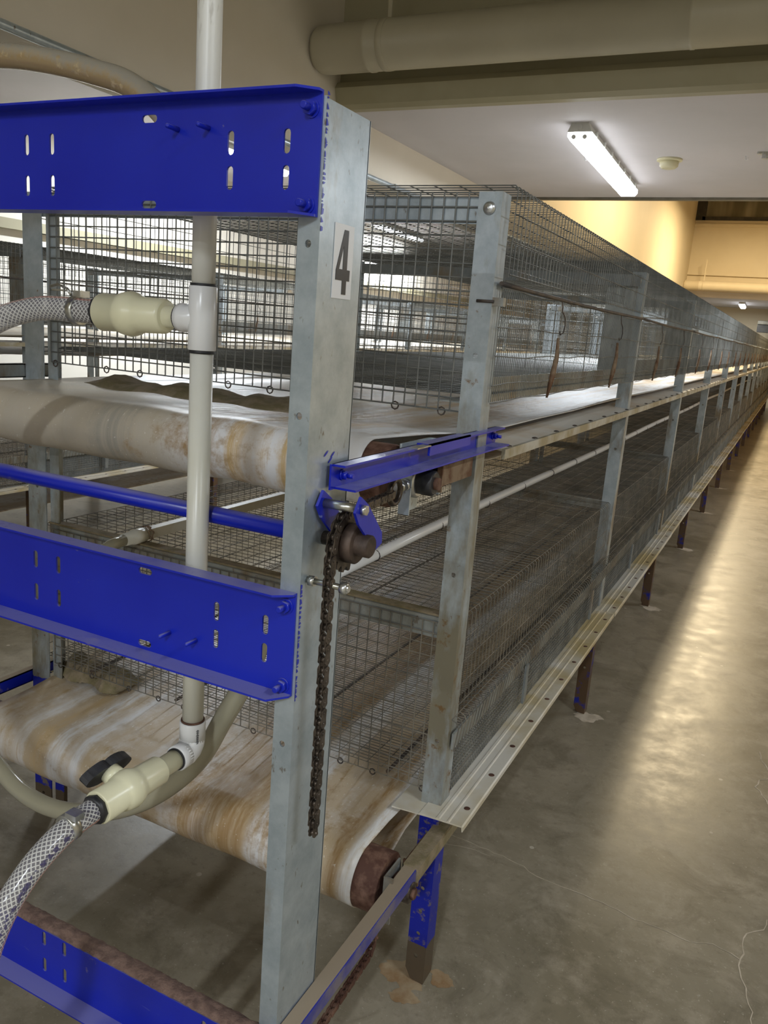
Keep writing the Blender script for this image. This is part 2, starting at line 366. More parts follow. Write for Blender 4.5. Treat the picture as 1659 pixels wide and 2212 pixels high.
for x in (-.35, 1.3, 2.95, 4.6): g.box(x-.03, x+.03, 20.35, 20.42, 4.6, 5.35)
struct('window_frame', g, DARKG, wn)
struct('trim_6', MB().box(-5.30, -5.22, -9.2, 24.6, 2.02, 2.10), OLIVE)
struct('baseboard_left', MB().box(-5.30, -5.28, -9.2, 24.6, 0, .12), OLIVE)
# ducts crossing the hall
def duct(y, z, r, lab, m):
    t = thing('air_duct', lab, 'duct', 'painted ducts crossing the hall', (-2.2, y, z))
    pr = [(0, r*.80), (.03, r*.96), (.10, r), (.34, r), (.345, r*1.03), (.365, r*1.03), (.37, r)]
    x = 2.05
    while x < 7.5: pr += [(x, r), (x+.003, r*1.02), (x+.02, r*1.02), (x+.023, r)]; x += 1.7
    pr.append((7.69, r)); part(MB().lathe((0, 0, 0), (1, 0, 0), pr, 48), 'pipe_body', m, t)
    for x in (.45, 3.4, 6.2):
        part(MB().box(x-.012, x+.012, -.003, .003, r-.01, 3.6-z if z < 3.3 else 5.35-z).lathe((x-.02, 0, 0), (1, 0, 0), [(0, r*1.01), (.001, r*1.02), (.039, r*1.02), (.04, r*1.01)], 40), 'hanger', m, t)
duct(2.85, 3.00, .128, 'large round painted duct under the near ceiling, at the top of the picture', DUCTP)
duct(20.0, 3.00, .115, 'round cream duct far down the hall below the wall panels', CREAMW)

def lamp(x, y, z, L, ax, W, col, lab, vis):
    t = thing('batten_light', lab, 'ceiling light', 'batten lights on the ceilings', (x, y, z)); t.rotation_euler = (0, 0, .03 if ax == 'y' else PI/2)
    h = L/2; w_ = .072
    b = MB(); b.ext([(-w_*.7, 0), (w_*.7, 0), (w_, -.052), (-w_, -.052)], 'y', -h, h)
    for k in range(-3, 4): b.box(-w_-.006, w_+.006, k*h/3.6-.012, k*h/3.6+.012, -.056, -.02)
    b.lathe((0, -h-.004, -.026), (0, 1, 0), [(0, .016), (.01, .018)], 16)
    part(b, 'housing', LAMPB, t)
    d = MB(); pf = [(-w_, -.050), (w_, -.050), (w_, -.075), (w_*.75, -.098), (-w_*.75, -.098), (-w_, -.075)]
    d.ext(pf, 'y', -h+.012, h-.012); part(d, 'diffuser', GLOWC if col == COOL else GLOWW, t)
    for sx in (-.033, .033): part(MB().lathe((sx, -h+.006, -.078), (0, 1, 0), [(0, .013), (.03, .013)], 12), 'tube_cap', LAMPB, t)
    if z == 4.60:
        for sy in (-.7, .7): part(MB().tube([(0, sy, -.005), (0, sy, .75)], .006, 8), 'hanger_rod', LAMPB, t)
    ld = bpy.data.lights.new('tube_light', 'AREA'); ld.shape = 'RECTANGLE'; ld.size = .11; ld.size_y = L-.06; ld.energy = W; ld.color = col
    lo = bpy.data.objects.new('tube_light', ld); COL.objects.link(lo); lo.parent = t; lo.location = (0, 0, -.101)
for a in LAMPS: lamp(*a, True)

t = thing('smoke_detector', 'round yellowed smoke detector on the low ceiling right of the near lamp', 'smoke detector', None, (-.46, 4.68, 2.755))
part(MB().lathe((0, 0, 0), (0, 0, -1), [(0, .085), (.012, .085), (.016, .07)], 32), 'base', DET, t)
part(MB().lathe((0, 0, -.016), (0, 0, -1), [(0, .064), (.03, .062), (.045, .045), (.05, .02), (.05, 0)], 32), 'sensor_head', DET, t)
for i, (x, y, l) in enumerate(((-1.02, 4.55, 'small white hook in the low ceiling left of the near lamp'), (.03, 4.62, 'small white hook in the low ceiling right of the smoke detector'))):
    o = MB().tube([(0, 0, 0), (0, 0, -.02), (.008, 0, -.028), (.016, 0, -.022), (.014, 0, -.012)], .003, 8).build('ceiling_hook', PVCW); o.location = (x, y, 2.755); tag(o, l, 'hook', 'ceiling hooks')
t = thing('ceiling_bracket', 'small metal bracket on the low ceiling at the right edge', 'bracket', None, (.165, 4.52, 2.755))
part(MB().box(-.06, .06, -.02, .02, -.012, 0).box(-.03, .06, -.015, .015, -.04, -.012), 'bracket_body', ZINC, t)
t = thing('wall_conduit', 'grey conduit running along the bottom edge of the long ceiling beam', 'conduit', None, (-2.18, 0, 2.44))
part(MB().tube([(0, -3.0+i*.9, .004*math.sin(i)) for i in range(22)], .018, 12), 'pipe', GALV, t)
for y in (-1, .6, 2.2, 3.9, 5.4): part(MB().box(-.02, .022, y-.012, y+.012, -.022, .022), 'clip', GALVD, t)
t = thing('ceiling_cassette', 'long dark air unit hanging under the farthest ceiling', 'air conditioner', None, (.2, 23.2, 2.2))
part(MB().box(-.75, 2.4, 0, .5, -.12, .18), 'unit_body', DARKG, t); part(MB().box(-.75, 2.4, -.03, 0, .09, .17), 'front_lip', STRIP, t)
for x in (-.5, 2.1): part(MB().box(x, x+.03, .2, .23, .18, .555), 'hanger', STRIP, t)

# floor cracks and stains (a skin on the concrete)
fl = bpy.data.objects['floor']
def crack(pts, wd):
    m = MB(); P = []
    for (x0, y0), (x1, y1) in zip(pts, pts[1:]):
        n = max(2, int(math.hypot(x1-x0, y1-y0)/.02))
        for i in range(n): k = i/n; P.append((x0+(x1-x0)*k+random.uniform(-.004, .004), y0+(y1-y0)*k+random.uniform(-.004, .004)))
    P.append(pts[-1])
    for a, b in zip(P, P[1:]):
        w_ = wd*random.uniform(.5, 1.1); d = Vector((b[0]-a[0], b[1]-a[1])).normalized()*w_
        m.add([(a[0]-d.y, a[1]+d.x, .0006), (a[0]+d.y, a[1]-d.x, .0006), (b[0]+d.y, b[1]-d.x, .0006), (b[0]-d.y, b[1]+d.x, .0006)], [(0, 1, 2, 3)])
    m.build('crack', CRACK, fl)
crack([(-.157, .576), (-.048, .566), (.086, .551), (.136, .523), (.229, .524), (.321, .516), (.411, .499), (.495, .497), (.553, .489), (.608, .513), (.672, .494)], .0013)
crack([(.79, .70), (.734, .689), (.722, .646), (.683, .608), (.679, .557), (.685, .523), (.672, .494), (.678, .448), (.695, .375), (.713, .324), (.707, .287), (.72, .2)], .0018)
crack([(.67, 1.72), (.683, 1.664), (.708, 1.583)], .0025)
crack([(.74, 1.56), (.719, 1.534), (.682, 1.487), (.673, 1.431), (.697, 1.378), (.715, 1.33)], .0022)
crack([(-.149, .522), (-.082, .539), (-.009, .54)], .0009)
random.seed(11)
def blot(cx, cy, r, name='stain', m=STAINR, z=.0004):
    n = 40; ph = [random.uniform(0, 6) for _ in range(5)]
    pts = [(cx+r*(1+.22*math.sin(2*a+ph[0])+.12*math.sin(5*a+ph[1])+.08*math.sin(9*a+ph[2])+.06*math.sin(15*a+ph[3]))*math.cos(a), cy+r*.8*(1+.2*math.sin(3*a+ph[1])+.1*math.sin(7*a+ph[4])+.07*math.sin(13*a+ph[2]))*math.sin(a), z) for a in [2*PI*k/n for k in range(n)]]
    mb = MB(); mb.add(pts, [tuple(range(n))]); mb.build(name, m, fl)
blot(-.045, .0, .050); blot(.045, .035, .03, z=.0007); blot(-.01, -.055, .03, z=.0010)
for i in range(1, 7): blot(.03, 1.637*i+random.uniform(-.02, .02), .055, 'stain', CRACK)

# ------------------------------------------------------------------ cage rack
PM = 1.637            # pitch of the uprights
NM = 14               # 75 feet
XL, XR = -1.22, 0.0
IN = .0254
def grid(mb, ax, fixed, a0, a1, da, b0, b1, db, r=.0011):
    """wires in a plane: ax the normal axis; wires along a every db, along b every da"""
    mk = {'x': lambda a, b: (fixed, a, b), 'y': lambda a, b: (a, fixed, b), 'z': lambda a, b: (a, b, fixed)}[ax]
    n = max(1, round((a1-a0)/da)); m = max(1, round((b1-b0)/db))
    for i in range(n+1): a = a0+(a1-a0)*i/n; mb.wire(mk(a, b0), mk(a, b1), r)
    for j in range(m+1): b = b0+(b1-b0)*j/m; mb.wire(mk(a0, b), mk(a1, b), r)
    return mb
ORD = ['first', 'second', 'third', 'fourth', 'fifth', 'sixth', 'seventh', 'eighth', 'ninth', 'tenth', 'eleventh', 'twelfth', 'thirteenth', 'fourteenth', 'fifteenth']

def upper_cage(first):
    t = thing('wire_cage', '', 'cage'); E = .012
    m = MB(); n = 64                                          # top: folded wires that run over the edge and down the side
    for i in range(n+1):
        y = E+(PM-2*E)*i/n; m.bend([(XL-.02, y, 1.765), (.030, y, 1.765), (.036, y, 1.759), (.034, y, 1.60)], .00115)
    for k in range(25): x = XL-.01+k*(1.25/24); m.wire((x, E, 1.765), (x, PM-E, 1.765), .00115)
    part(m, 'top_mesh', WIRE, t)
    m = MB()
    for z in (1.715, 1.665, 1.605): m.wire((.036, E, z), (.036, PM-E, z), .0012)
    # inner guard mesh hanging below the top at the side
    for i in range(n): y = E+(PM-2*E)*i/n; m.wire((-.05, y, 1.69), (-.05, y, 1.635), .0009)
    for z in (1.69, 1.66, 1.635): m.wire((-.05, E, z), (-.05, PM-E, z), .001)
    part(m, 'side_mesh', WIRE, t)
    m = MB(); m.tube([(.022, E+(PM-2*E)*k/12, 1.588-.004*math.sin(PI*k/12)) for k in range(13)], .0045, 8); part(m, 'hinge_rod', ROD, t)
    m = MB(); nn = 128                                        # hinged door of close bars
    for i in range(nn+1):
        y = .02+(PM-.04)*i/nn; m.wire((.018, y, 1.36), (.018, y, 1.580), .0008)
    for z in (1.580, 1.508, 1.449, 1.394, 1.36): m.bend([(.021, .02+(PM-.04)*k/16, z+.0025*math.sin(k*1.7+z*40)) for k in range(17)], .0013)
    part(m, 'door_mesh', WIRE, t)
    m = MB(); grid(m, 'z', 1.372, XL, .0, IN, E, PM-E, IN*.6, .001); part(m, 'floor_mesh', WIRE, t)
    m = MB(); grid(m, 'x', XL, E, PM-E, IN*1.5, 1.36, 1.765, IN*1.5, .001); part(m, 'rear_mesh', WIRE, t)
    m = MB()
    if first: grid(m, 'y', 0.0, XL+.05, -.005, IN, 1.337, 1.75, IN, .0016); part(m, 'end_mesh', WIRE, t)
    m = MB(); grid(m, 'y', PM, XL+.05, -.02, IN*1.5, 1.37, 1.75, IN*1.5, .001); part(m, 'partition_mesh', WIRE, t)
    if first:
        part(MB().box(XL, -.01, .004, .007, 1.694, 1.742).box(XL, -.01, .004, .03, 1.739, 1.742), 'cross_angle', GALV, t)
        r = MB()
        for k in range(9):
            x = XL+.08+k*.135+random.uniform(-.03, .03); r.tube([(x+.008*math.cos(a), .002, 1.334+.008*math.sin(a)) for a in [2*PI*q/8 for q in range(9)]], .0016, 6, False)
        part(r, 'rusty_ring', ROD, t)
        r = MB()
        for z in (1.38+.03*q for q in range(13)): r.tube([(-.36+.006*math.cos(a), -.002, z+.005*math.sin(a)) for a in [2*PI*q/6 for q in range(7)]], .0012, 5, False)
        r.wire((-.36, -.001, 1.36), (-.36, -.001, 1.75), .0016); part(r, 'lacing_wire', ROD, t)
    s = MB()                                                  # sheet trough along the bottom of the doors
    s.box(-.014, -.012, E, PM-E, 1.355, 1.405 if first else 1.436); s.box(-.09, -.012, E, PM-E, 1.353, 1.356)
    part(s, 'feed_trough', GALVD, t)
    part(MB().box(-.12, -.01, PM-.004, PM-.002, 1.36, 1.74), 'partition_sheet', GALVD, t)
    part(MB().box(XL, -.0, PM-.03, PM-.027, 1.70, 1.74), 'cross_angle', GALVB, t)
    for y in (.46, 1.20):
        part(MB().tube([(.026, y, 1.580), (.03, y, 1.556), (.032, y+.018, 1.545), (.033, y+.026, 1.526), (.032, y+.018, 1.508), (.03, y, 1.503), (.03, y-.008, 1.51)], .0016, 6), 'wire_hook', ROD, t)
        part(MB().tube([(.026, y, 1.495), (.029, y-.004, 1.45), (.027, y-.015, 1.405), (.022, y-.026, 1.352)], [.004, .006, .008, .003], 6), 'door_strap', RUSTB, t)
    return t
def lower_cage(first):
    t = thing('wire_cage', '', 'cage'); E = .012
    m = MB(); n = 64
    for i in range(n+1):
        y = E+(PM-2*E)*i/n; m.bend([(XL, y, .892), (-.006, y, .892), (.0, y, .886), (.002, y, .655)], .0011)
    for k in range(25): x = XL+k*(1.215/24); m.wire((x, E, .892), (x, PM-E, .892), .0012)
    part(m, 'top_mesh', WIRED, t)
    m = MB()
    for z in (.84, .785, .73, .68): m.wire((.003, E, z), (.003, PM-E, z), .0012)
    part(m, 'side_mesh', WIRED, t)
    m = MB(); nn = 70                                         # curled wire lip
    for i in range(nn+1):
        y = E+(PM-2*E)*i/nn; m.bend([(-.01, y, .662), (.012, y, .672), (.024, y, .668), (.030, y, .655), (.028, y, .640), (.023, y, .60)], .0013)
    for x, z in ((.012, .672), (.030, .655)): m.wire((x, E, z), (x, PM-E, z), .0012)
    part(m, 'curled_lip', WIRED, t)
    part(MB().box(.016, .021, E, PM-E, .603, .640), 'lip_bar', GALVD, t)
    m = MB(); grid(m, 'x', .008, E, PM-E, IN*.5, .475, .60, IN*.5, .0011); part(m, 'fine_mesh', WIRE, t)
    m = MB(); grid(m, 'z', .508, XL, .008, IN*1.5, E, PM-E, IN*.5, .0011); part(m, 'floor_mesh', WIRED, t)
    m = MB()
    for x in (-.13, -.42, -.75, -1.05): m.tube([(x, E, .500), (x, PM*.5, .498), (x, PM-E, .500)], .0045, 6)
    part(m, 'support_rod', ROD, t)
    m = MB(); grid(m, 'x', XL, E, PM-E, IN*1.5, .50, .892, IN*1.5, .001); part(m, 'rear_mesh', WIRED, t)
    if first:
        m = MB(); grid(m, 'y', 0.0, XL+.045, -.02, IN, .497, .888, IN, .0014); part(m, 'end_mesh', WIRED, t)
        part(MB().box(XL+.03, -.02, .004, .007, .852, .90).box(XL+.03, -.02, .004, .032, .898, .901), 'cross_angle', GALVD, t)
        part(MB().box(XL+.03, -.02, .001, .03, .9012, .906), 'dust_layer', DUSTY, t)
        r = MB()
        for k in range(11):
            x = XL+.08+k*.11+random.uniform(-.02, .02); r.tube([(x+.007*math.cos(a), .002, .494+.007*math.sin(a)) for a in [2*PI*q/8 for q in range(9)]], .0016, 6, False)
        part(r, 'rusty_ring', ROD, t)
    else:
        part(MB().box(.0, .002, E, PM-E, .472, .60), 'strip_panel', GALVB, t)
        part(MB().box(XL, -.02, .004, .007, .86, .895), 'cross_angle', GALVD, t)
    m = MB(); grid(m, 'y', PM, XL+.05, -.02, IN*1.5, .51, .88, IN*1.5, .001); part(m, 'partition_mesh', WIRED, t)
    for y in (.55, 1.37):
        part(MB().box(.024, .030, y-.012, y+.012, .50, .612), 'latch_strap', GALVB, t)
    return t
GU = 'upper tier wire cages'; GL = 'lower tier wire cages'
rows = ('near row', 'far row behind it')
def lab_cage(tier, i, row):
    if row == 0: return f'{tier} tier wire mesh cage of the near row, {ORD[i]} section from the numbered end'
    return f'{tier} tier wire mesh cage of the left row, {ORD[i]} section from its near end'
u0 = upper_cage(True); l0 = lower_cage(True); u1 = upper_cage(False); l1 = lower_cage(False)
for o, tier, gr in ((u0, 'upper', GU), (l0, 'lower', GL)):
    o['label'] = lab_cage(tier, 0, 0); o['group'] = gr; dup(o, -3.2, 0, lab_cage(tier, 0, 1))
for o, tier, gr in ((u1, 'upper', GU), (l1, 'lower', GL)):
    o['label'] = lab_cage(tier, 1, 0); o['group'] = gr; o.location.y = PM
    for i in range(2, NM): dup(o, 0, PM*(i-1), lab_cage(tier, i, 0))
    for i in range(1, 8): dup(o, -3.2, PM*(i-1), lab_cage(tier, i, 1))

# uprights
def upright(side, near=False):
    t = thing('rack_upright', '', 'rack post', 'steel uprights of the cage rack'); mt = POSTN if near else POST
    s = 1 if side == 'R' else -1
    if side == 'R': x0, x1 = -.035, .012
    else: x0, x1 = XL-.042, XL+.025
    m = MB(); r = .006; holes = []
    H = 1.752
    zs = [.07, .13, .19, .25, .33, .62, 1.0, 1.45] if near else [.2, .6, 1.1]
    holes = [slot((x0+x1)/2, z, .010, .011, 5) for z in zs]
    if side == 'R': out = [(x0, .03), (x0+.014, .004), (x1, .0), (x1, H), (x0, H)]
    else: out = [(x0, 0), (x1, 0), (x1, H), (x0, H)]
    m.holed(out, holes, 'y', -.0025, .0005)
    part(m, 'front_flange', mt, t)
    part(MB().box(x1-.003 if s > 0 else x0, x1 if s > 0 else x0+.003, 0.0005, .048, 0, H), 'side_flange', mt, t)
    if side == 'L':
        part(MB().box(x1+.012, x1+.042, .004, .007, 0, H).box(x1+.009, x1+.012, .004, .045, 0, H), 'inner_angle', mt, t)
    if not near:
        part(MB().box(x0+.008, x1-.006, .003, .006, .02, .07).lathe(((x0+x1)/2, .02, 0), (0, 0, 1), [(0, .018), (.006, .018), (.007, .006), (.05, .006)], 12), 'adjustable_foot', RUST, t)
    b = MB(); b.lathe(((x0+x1)/2, -.0025, 1.722), (0, -1, 0), [(0, .0125), (.003, .0120), (.006, .008), (.0075, .002)], 20); part(b, 'bolt_head', ZINC, t)
    return t
def lab_up(i, side, row):
    p = {('R', 0): 'aisle side of the near row', ('L', 0): 'hidden side of the near row', ('R', 1): 'aisle side of the left row', ('L', 1): 'wall side of the left row'}[(side, row)]
    return f'galvanised upright with {"blue" if i == 0 else "rusty"} foot, {ORD[i]} along the {p}'
for side in 'RL':
    a = upright(side, True); a['label'] = lab_up(0, side, 0); b = upright(side); b.location.y = PM; b['label'] = lab_up(1, side, 0)
    for i in range(2, NM+1): dup(b, 0, PM*(i-1), lab_up(i, side, 0))
    dup(a, -3.2, 0, lab_up(0, side, 1))
    for i in range(1, 8): dup(b, -3.2, PM*(i-1), lab_up(i, side, 1))

# tray plates beside the belts, one length per bay
def lower_plate():
    t = thing('tray_plate', '', 'edge plate', 'white edge plates beside the lower belt')
    m = MB(); pf = [(-.085, .462), (-.02, .466), (-.018, .469), (.02, .470), (.022, .4725), (.028, .4725), (.03, .470), (.045, .470), (.047, .4725), (.050, .4725), (.052, .470), (.080, .472), (.083, .469), (.083, .458), (.081, .458), (.080, .468), (.05, .467), (.0, .465), (-.085, .459)]
    m.ext(pf, 'y', -.05, PM-.065); part(m, 'plate', PLATE, t)
    for k in range(10): part(MB().lathe((.066, .02+k*.163, .4705), (0, 0, 1), [(0, .0075), (.001, .007), (.0022, .003)], 14), 'screw', RUST, t)
    return t
def upper_plate():
    t = thing('tray_plate', '', 'edge plate', 'metal edge strips beside the upper belt')
    part(MB().ext([(-.07, 1.262), (.024, 1.256), (.024, 1.253), (-.07, 1.258)], 'y', .0, PM-.006), 'plate', PLATEW, t)
    part(MB().box(.024, .032, 0, PM-.006, 1.236, 1.257), 'lip', TRAY, t)
    for k in range(8): part(MB().lathe((.020, .06+k*.2, 1.256), (0, 0, 1), [(0, .008), (.003, .006), (.004, .002)], 12), 'screw', ROD, t)
    return t
def lab_pl(kind, i, row):
    return f'{"yellowed white plate" if kind == "l" else "narrow metal strip"} edging the {"lower" if kind == "l" else "upper"} belt of the {"left" if row else "near"} row, {ORD[i]} length'
a = lower_plate(); a['label'] = lab_pl('l', 0, 0)
for i in range(1, NM): dup(a, .002*(i % 2), PM*i-.004, lab_pl('l', i, 0))
for i in range(0, 7): dup(a, -3.2, PM*i, lab_pl('l', i, 1))
b = upper_plate(); b.location.y = .12; b['label'] = lab_pl('u', 0, 0)
for i in range(1, NM): dup(b, 0, PM*i, lab_pl('u', i, 0))
for i in range(0, 7): dup(b, -3.2, PM*i, lab_pl('u', i, 1))

# belts
def belt(yc, zc, r, ztop, zret, x0, x1, mt, lab, loc=(0, 0, 0)):
    t = thing('manure_belt', lab, 'conveyor belt', 'white plastic conveyor belts', loc); YE = PM*NM+.4
    rb = r+.003; prof = []
    ys = [YE, 16, 10, 6, 4, 3, 2.2, 1.6, 1.2, .9, .7, .5, .35, .22, .1, .0, -.08]
    for y in ys:
        if y > yc+.06:
            k = min(1, max(0, (y-yc)/.5)); prof.append((y, zc+rb+(ztop-zc-rb)*k*k*(3-2*k), 1))
    for k in range(0, 19): a = PI/2+PI*k/18; prof.append((yc+rb*math.cos(a), zc+rb*math.sin(a), 1))
    for y in reversed(ys):
        if y > yc+.06: k = min(1, max(0, (y-yc)/1.2)); prof.append((y, zc-rb+(zret-zc+rb)*k*k*(3-2*k), 0))
    nx = 40; v = []; f = []
    for j, (y, z, up) in enumerate(prof):
        for i in range(nx+1):
            q = i/nx; x = x0+(x1-x0)*q; dz = 0
            if up:
                dz = .0022*math.sin(9*q*PI+y*3)+.0015*math.sin(23*q+y*7)
                if y > yc+.12:
                    e = max(0, (q-.93)/.07); e2 = max(0, (.05-q)/.05); dz += .016*min(1, (y-yc-.12)/.3)*(e*e+e2*e2)
                    if q > .88: x += (.070 if zc > 1 else .03)*min(1, (y-yc-.12)/.25)*(q-.88)/.12
            else:
                dz = -.012*math.sin(PI*((y/PM) % 1)) if y > .4 else 0
                if q > .88 and y > yc: x -= .035*min(1, (y-yc)/.3)*(q-.88)/.12
            v.append((x, y, z+dz))
    for j in range(len(prof)-1):
        for i in range(nx): a = j*(nx+1)+i; f.append((a, a+1, a+nx+2, a+nx+1))
    m = MB(); m.add(v, f, True); o = part(m, 'belt_sheet', mt, t)
    so = o.modifiers.new('solidify', 'SOLIDIFY'); so.thickness = .002; so.offset = 0
    return t
def drum(yc, zc, r, xe, lab, loc=(0, 0, 0)):
    t = thing('belt_roller', lab, 'roller', None, loc)
    part(MB().lathe((XL-.01, yc, zc), (1, 0, 0), [(0, r), (-XL+.01+xe, r), (-XL+.012+xe, r*.95)], 40), 'drum', RUST, t)
    part(MB().lathe((XL-.07, yc, zc), (1, 0, 0), [(0, .012), (-XL+.08, .012)], 16), 'axle', RUST, t)
    return t
UB = (-.255, 1.237, .056); LB = (-.180, .375, .064)
belt(*UB, 1.275, 1.185, XL+.045, -.088, BELTU, 'upper white conveyor belt smeared with tan film, below the top cages of the near row')
belt(*LB, .462, .31, XL+.03, -.075, BELTL, 'lower white conveyor belt streaked with brown stains, below the bottom cages of the near row')
belt(*UB, 1.275, 1.185, XL+.045, -.088, BELTU, 'upper conveyor belt of the row nearer the left wall', (-3.2, 0, 0))
belt(*LB, .462, .31, XL+.03, -.075, BELTL, 'lower conveyor belt of the row nearer the left wall', (-3.2, 0, 0))
drum(*UB, -.050, 'rusty steel roller inside the upper belt end'); drum(*LB, -.024, 'rusty brown steel roller inside the lower belt end')
# dirt ridge on the upper belt under the first cage
def ridge(x0, x1, yc, z0, h, wd, lab):
    m = MB(); nx, ny = 60, 10; v = []; f = []
    for i in range(nx+1):
        for j in range(ny+1):
            q = j/ny; k = i/nx; hh = h*math.sin(PI*q)**.7*(min(1, min(k, 1-k)*8))*(1+.25*math.sin(k*17)+.15*math.sin(k*41+q*5))
            v.append((x0+(x1-x0)*k, yc+wd*(q-.5)+.01*math.sin(k*13), z0+hh+random.uniform(-.0015, .0015)))
    for i in range(nx):
        for j in range(ny): a = i*(ny+1)+j; f.append((a, a+1, a+ny+2, a+ny+1))
    m.add(v, f, True); tag(m.build('dirt_ridge', DUSTY), lab, 'dirt')
ridge(-1.17, -.42, .13, 1.277, .026, .20, 'dried greenish brown dirt ridge lying on the upper belt under the first cage')
ridge(-1.20, -.95, .06, .463, .035, .12, 'pale lump of dried dirt on the lower belt by the far side upright')

# ------------------------------------------------------------------ the end frame
def main_post(x, s, lab):
    t = thing('end_post', lab, 'frame post', 'tall channel posts of the end frame', (x, 0, 0)); f = -.622
    m = MB(); m.box(-.003, 0, f, -.512, 0, 1.752) if s > 0 else m.box(0, .003, f, -.512, 0, 1.752)
    part(m, 'web', GALV, t)
    h = [slot(-s*.016, z, .009, .010, 5) for z in (1.585, 1.37, .90)]
    part(MB().holed([(-.032, 0), (0, 0), (0, 1.754), (-.032, 1.754)] if s > 0 else [(0, 0), (.032, 0), (.032, 1.754), (0, 1.754)], h, 'y', f-.003, f), 'front_flange', GALV, t)
    part(MB().box(-.032 if s > 0 else 0, 0 if s > 0 else .032, -.514, -.511, 0, 1.752), 'back_flange', GALV, t)
    return t
mp = main_post(0, 1, 'tall galvanised channel post carrying the number 4 label')
main_post(XL, -1, 'tall galvanised channel post at the hidden left end of the blue beams')
# number label
part(MB().box(.0002, .0010, -.589, -.539, 1.523, 1.616), 'number_label', PAPER, mp, 'white sticker with a black 4')
def four(y, z):  # 0..1 box to label
    return (-.589+.050*y, 1.523+.093*z)
outer = [(.48, .93), (.70, .93), (.70, .40), (.86, .40), (.86, .25), (.70, .25), (.70, .06), (.48, .06), (.48, .25), (.13, .25), (.13, .38)]
hole = [(.48, .40), (.29, .40), (.48, .72)]
part(MB().holed([four(*p) for p in outer], [[four(*p) for p in hole]], 'x', .0010, .0016), 'number', INK, bpy.data.objects[mp.name], 'black numeral 4')
sm = MB(); random.seed(5)
for zz0, zz1 in ((1.60, 1.757), (.97, 1.135)):
    z = zz0
    while z < zz1:
        h = random.uniform(.002, .010); sm.add([(.0007, -.6245, z), (.0007, -.6245+random.uniform(.0015, .006), z+h*.2), (.0007, -.6245+random.uniform(.0015, .006), z+h*.8), (.0007, -.6245, z+h)], [(0, 1, 2, 3)]); z += h*random.uniform(.8, 1.5)
for y, z in ((-.578, 1.318), (-.566, 1.308), (-.572, 1.252), (-.560, 1.315)):
    a = .6; sm.add([(.0008, y+.004*math.cos(q)*1.2+.003*math.sin(q), z+.0035*math.sin(q)+.002*math.cos(q)) for q in [2*PI*i/10 for i in range(10)]], [tuple(range(10))])
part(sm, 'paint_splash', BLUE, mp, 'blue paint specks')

def beam(zt, zb, lab, mt, dustm=None, slots=True):
    t = thing('cross_beam', lab, 'crossbeam', 'blue slotted beams across the end frame'); yf = -.6255; xa, xb = XL-.005, -.004; d = .036
    hs = []
    W = [(-.504, .028), (-.453, .028), (-.1365, .030), (-.0515, .030)]
    H_ = zt-zb; c1 = zt-.043 if slots else 0
    for sx in (-.504, -.453, -1.085, -1.17): hs += [slot(sx, zt-.050, .0095, .029), slot(sx, zt-.106, .0095, .029)]
    for sx in (-.1365, -.0515, -.77, -.72): hs += [slot(sx, zt-.056, .0100, .029), slot(sx, zt-.098, .0100, .029)]
    hs += [slot(-.271, zt-.023, .026, .010), slot(-.271, zb+.013, .026, .010), slot(-.95, zt-.023, .026, .010), slot(-.95, zb+.013, .026, .010)]
    part(MB().holed([(xa, zb), (xb, zb), (xb, zt), (xa, zt)], hs, 'y', yf-.003, yf), 'web', mt, t)
    part(MB().ext([(xa, yf-.003), (xb, yf-.003), (xb, yf-.010), (xb-.022, yf-d*.8), (xa, yf-d*.8)], 'z', zt-.003, zt), 'top_flange', mt, t)
    part(MB().ext([(xa, yf-.003), (xb, yf-.003), (xb, yf-.008), (xb-.020, yf-d), (xa, yf-d)], 'z', zb, zb+.003), 'bottom_flange', mt, t)
    if dustm:
        m = MB(); nx = 160; v = []; f = []
        for i in range(nx+1):
            x = xa+(xb-xa)*i/nx
            for j in range(7): q = j/6; v.append((min(x, xb-.024*(1-q)), yf-d*.8+q*(d*.8+.004)+random.uniform(-.001, .001), zt+.0003+.006*math.sin(PI*q)**.5+random.uniform(0, .0025)))
        for i in range(nx):
            for j in range(6): a = i*7+j; f.append((a, a+1, a+8, a+7))
        m.add(v, f, True); part(m, 'dust_layer', dustm, t)
    for z in (zt-.021, zb+.014):
        m = MB(); m.lathe((-.018, yf-.003, z), (0, -1, 0), [(0, .0108), (.002, .0108)], 20); m.hexa((-.018, yf-.005, z), (0, -1, 0), .0088, .007); m.lathe((-.018, yf-.012, z), (0, -1, 0), [(0, .0046), (.011, .0046), (.012, .0036)], 14)
        part(m, 'bolt', mt, t)
    for sx in (-.222, -.172):
        z = zt-.038 if zt > 1.5 else zb+.043
        part(MB().lathe((sx, yf-.003, z), (0, -1, 0), [(0, .0034), (.022, .0030), (.024, .001)], 10), 'screw', mt, t)
    return t
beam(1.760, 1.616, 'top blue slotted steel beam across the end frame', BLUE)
beam(1.130, .978, 'middle blue slotted steel beam with dust and painted sheen on its top flange', BLUE)
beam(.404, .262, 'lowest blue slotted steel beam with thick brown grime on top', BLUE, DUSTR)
# blue round tie bar
t = thing('tie_bar', 'round blue painted bar behind the white riser pipe, below the upper belt', 'bar', None, (0, 0, 0))
part(MB().tube([(XL-.02, -.515, 1.181), (-.004, -.515, 1.181)], .0135, 20), 'bar', BLUE, t)

